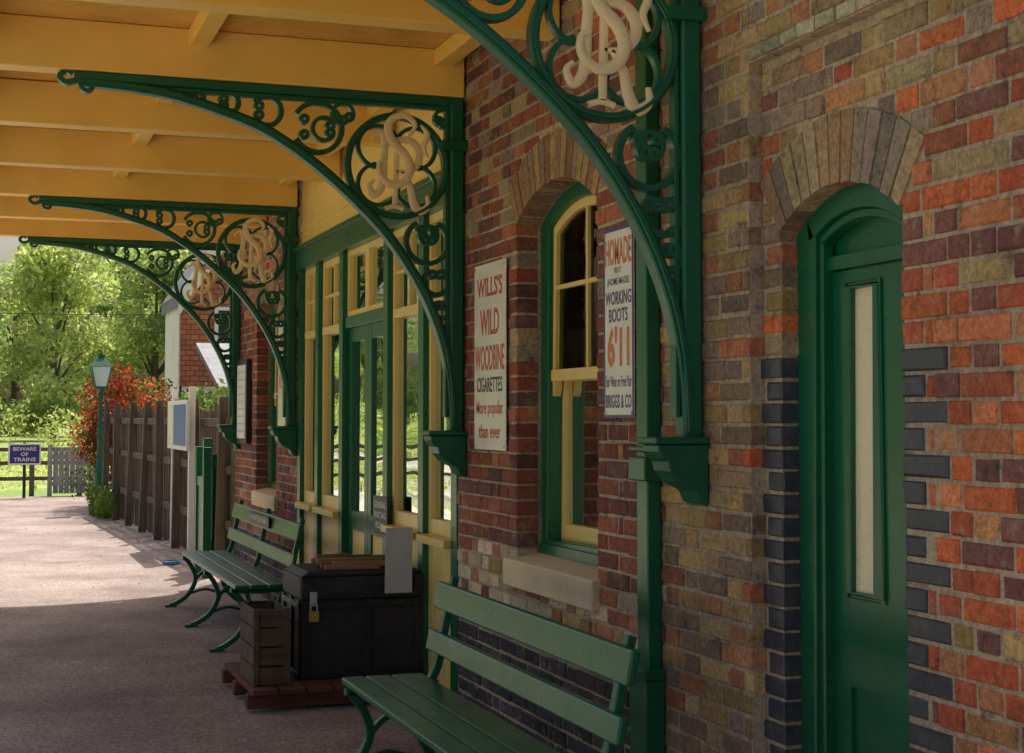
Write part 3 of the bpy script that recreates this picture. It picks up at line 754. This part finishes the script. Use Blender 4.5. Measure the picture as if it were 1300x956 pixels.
p.box(1.3,1.9,22.15,22.199,.9,1.6,2); p.obj('walls_and_roof',['white','slate','black'],O)

# ------------------------------------------------------------ foliage
def leafmesh(name,blobs,n,size,pal,flat=.0):
    K=len(blobs); vol=np.array([b[1][0]*b[1][1]*b[1][2] for b in blobs])**.7; vol/=vol.sum()
    idx=np.random.choice(K,n,p=vol); C_=np.array([b[0] for b in blobs])[idx]; Rr=np.array([b[1] for b in blobs])[idx]
    tone=np.array([b[2] for b in blobs])[idx]
    d=np.random.normal(size=(n,3)); d/=np.linalg.norm(d,axis=1)[:,None]
    rad=(.45+.62*np.random.rand(n)**.6)[:,None]
    P=C_+d*Rr*rad
    a=np.random.normal(size=(n,3)); a/=np.linalg.norm(a,axis=1)[:,None]
    b=np.cross(a,np.random.normal(size=(n,3))); b/=np.linalg.norm(b,axis=1)[:,None]
    s=(size*(.5+np.random.rand(n)))[:,None]
    V=np.stack([P-a*s,P-b*s*.6,P+a*s,P+b*s*.6],1).reshape(-1,3)
    me=bpy.data.meshes.new(name); me.vertices.add(4*n); me.vertices.foreach_set('co',V.reshape(-1))
    me.loops.add(4*n); me.loops.foreach_set('vertex_index',np.arange(4*n)); me.polygons.add(n)
    me.polygons.foreach_set('loop_start',np.arange(0,4*n,4)); me.polygons.foreach_set('loop_total',np.full(n,4))
    me.update(calc_edges=True)
    pc=np.array(pal)[np.random.randint(0,len(pal),n)]*(tone*(.7+.6*np.random.rand(n)))[:,None]
    at=me.color_attributes.new('Col','FLOAT_COLOR','CORNER'); cc=np.ones((4*n,4)); cc[:,:3]=np.repeat(pc,4,0)
    at.data.foreach_set('color',cc.reshape(-1)); me.materials.append(M['leaf']); return me
GP=[(.33,.39,.19),(.38,.43,.22),(.30,.36,.19),(.40,.42,.24)]  # distant leaf greens, paled so the colour stands in for air haze
GP2=[(.10,.15,.04),(.13,.17,.05),(.08,.13,.04)]
def treemeshes(h,w,n,size,seed,pal=GP):
    rs=random.Random(seed); blobs=[]; trunk=MB()
    trunk.tube([(0,0,-.3),(.1,0,h*.25),(0,.1,h*.5),(.1,0,h*.8)],[h*.022,h*.016,h*.01,h*.004],8)
    for k in range(38):
        a=rs.uniform(0,6.28); t=rs.random(); z=h*(.08+.86*t); ww=w*(math.sin(math.pi*(.22+.72*t))**.7)*.7*rs.uniform(.35,1)
        c=(math.cos(a)*ww,math.sin(a)*ww,z); r=h*rs.uniform(.065,.125)
        blobs.append((c,(r*1.15,r*1.15,r*.85),rs.uniform(.75,1.25)))
        if k%2==0: trunk.tube([(0,0,z*.55),(c[0]*.5,c[1]*.5,z*.8),c],[h*.01,h*.006,h*.002],5)
    blobs.append(((0,0,h*.93),(h*.08,h*.08,h*.08),1.1))
    return leafmesh('crown',blobs,n,size,pal),trunk.mesh('trunk_and_limbs',['bark'])
TM=[treemeshes(16,6,15000,.18,1),treemeshes(14,6.5,15000,.18,2,[(.38,.44,.20),(.44,.48,.24),(.45,.46,.25)]),treemeshes(18,5.5,15000,.20,3,[(.29,.36,.20),(.33,.40,.22),(.36,.41,.24)])]  # haze is likewise mixed into these pale crown palettes
WD=empty('woodland')
rs=random.Random(5)
def plant(x,y,i,s):
    e=bpy.data.objects.new('tree_group',None); COL.objects.link(e); e.parent=WD; e.location=(x,y,-.1); e.rotation_euler=(0,0,rs.uniform(0,6.28)); e.scale=(s,s,s*rs.uniform(.95,1.08))
    for nm,me in zip(('crown','trunk_and_limbs'),TM[i]): mkobj(nm,me,e)
for x,y,i,s in ((-11,112,0,.78),(-4,118,2,.74),(3.5,112,1,.98),(10,118,0,1.0),(17,114,2,.95),(24,120,1,1.2),(31,116,0,1.1),(-18,108,1,.8),
    (-8,134,1,.92),(0,140,0,.98),(8,136,2,1.05),(15,138,1,1.25),(-16,136,2,.78),(-30,128,2,1),(38,130,1,1.2),(-40,118,1,1)):
    plant(x+rs.uniform(-.8,.8),y,i,s)
for k in range(5): plant(-45-rs.random()*8,-8+k*18,k%3,.6+.15*rs.random())
bl=[((rs.uniform(-30,35),rs.uniform(88,102),rs.uniform(.4,1.9)),(rs.uniform(1,2.4),rs.uniform(1,2),rs.uniform(.7,1.7)),rs.uniform(.75,1.3)) for k in range(95)]
mkobj('field_hedge',leafmesh('field_hedge',bl,24000,.12,[(.40,.44,.20),(.34,.40,.17),(.44,.45,.24)]))
bl=[((rs.uniform(-9,9),33.5+rs.random()*35,.0),(1.2,1.2,.25),rs.uniform(.8,1.3)) for k in range(110)]
mkobj('meadow_grass',leafmesh('meadow_grass',bl,16000,.05,[(.30,.37,.10),(.40,.43,.15)]))
bl=[((-13+rs.uniform(-1,1),-6+k*1.6,rs.uniform(-.8,.3)),(1.3,1.4,.9),rs.uniform(.7,1.3)) for k in range(45)]
mkobj('trackside_hedge',leafmesh('trackside_hedge',bl,10000,.10,[(.2,.27,.1),(.25,.3,.12)]))
bl=[]
for k in range(44):
    t=rs.random(); bl.append(((.12+rs.uniform(-.8,.95)*(1-t*.35),27.9+rs.uniform(-.9,1.1),.35+t*1.9),(.38,.38,.32),rs.uniform(.55,1.35)))
sh=empty('red_leaved_shrub'); top=[b for b in bl if b[0][2]>.8]; low=[b for b in bl if b[0][2]<=1.3]
mkobj('red_leaves',leafmesh('red_leaves',top,9500,.032,[(.42,.045,.045),(.34,.05,.045),(.44,.10,.07),(.16,.13,.05)]),sh)
mkobj('green_leaves',leafmesh('green_leaves',low+top[::3],5000,.032,[(.10,.15,.05),(.15,.2,.07)]),sh)
st=MB()
for k in range(9): st.tube([(.1+rs.uniform(-.1,.1),27.9,0),(.1+rs.uniform(-.3,.3),27.9,.8),(.1+rs.uniform(-.7,.7),27.9+rs.uniform(-.5,.5),1.8)],[.03,.02,.008],5)
st.obj('stems',['bark'],sh)
bl=[((fx(y)-.22,y,.1+rs.random()*.25),(.16,.22,.2),rs.uniform(.7,1.3)) for y in (25.2,25.6,26.0,26.3,24.8)]
mkobj('green_weeds',leafmesh('green_weeds',bl,2200,.028,[(.13,.2,.05),(.18,.24,.07)]))
bl=[((fx(20)+.5+rs.random()*.8,18.5+rs.random()*7,1.2+rs.random()*.55),(.4,.5,.3),rs.uniform(.6,1.3)) for k in range(20)]
mkobj('garden_bushes',leafmesh('garden_bushes',bl,5000,.035,GP2))

# ------------------------------------------------------------ light, world, camera
az,el=R(31),R(60)
sv=Vector((math.sin(az)*math.cos(el),math.cos(az)*math.cos(el),math.sin(el)))
sl=bpy.data.lights.new('sun','SUN'); sl.energy=5; sl.angle=R(.5); sl.color=(1,.97,.90)
so=bpy.data.objects.new('sun',sl); COL.objects.link(so); so.rotation_euler=(-sv).to_track_quat('-Z','Y').to_euler(); so.location=(10,20,30)
w=bpy.data.worlds.new('World'); scene.world=w; w.use_nodes=True; nt=w.node_tree
sk=nt.nodes.new('ShaderNodeTexSky'); sk.sky_type='NISHITA'; sk.sun_disc=False; sk.sun_elevation=el; sk.sun_rotation=az; sk.air_density=1.3; sk.dust_density=7; sk.ozone_density=.3
nt.links.new(sk.outputs[0],nt.nodes['Background'].inputs[0]); nt.nodes['Background'].inputs[1].default_value=.15
scene.view_settings.view_transform='Standard'; scene.view_settings.look='None'; scene.view_settings.exposure=0
cd=bpy.data.cameras.new('camera'); cd.sensor_width=36; cd.lens=1940/1300*36; cd.shift_y=-45/1300; cd.clip_end=2000; cd.clip_start=.05
co=bpy.data.objects.new('camera',cd); COL.objects.link(co); co.location=(-2.45,0,1.6); co.rotation_euler=(R(90+2.86),0,R(-19.3))
scene.camera=co
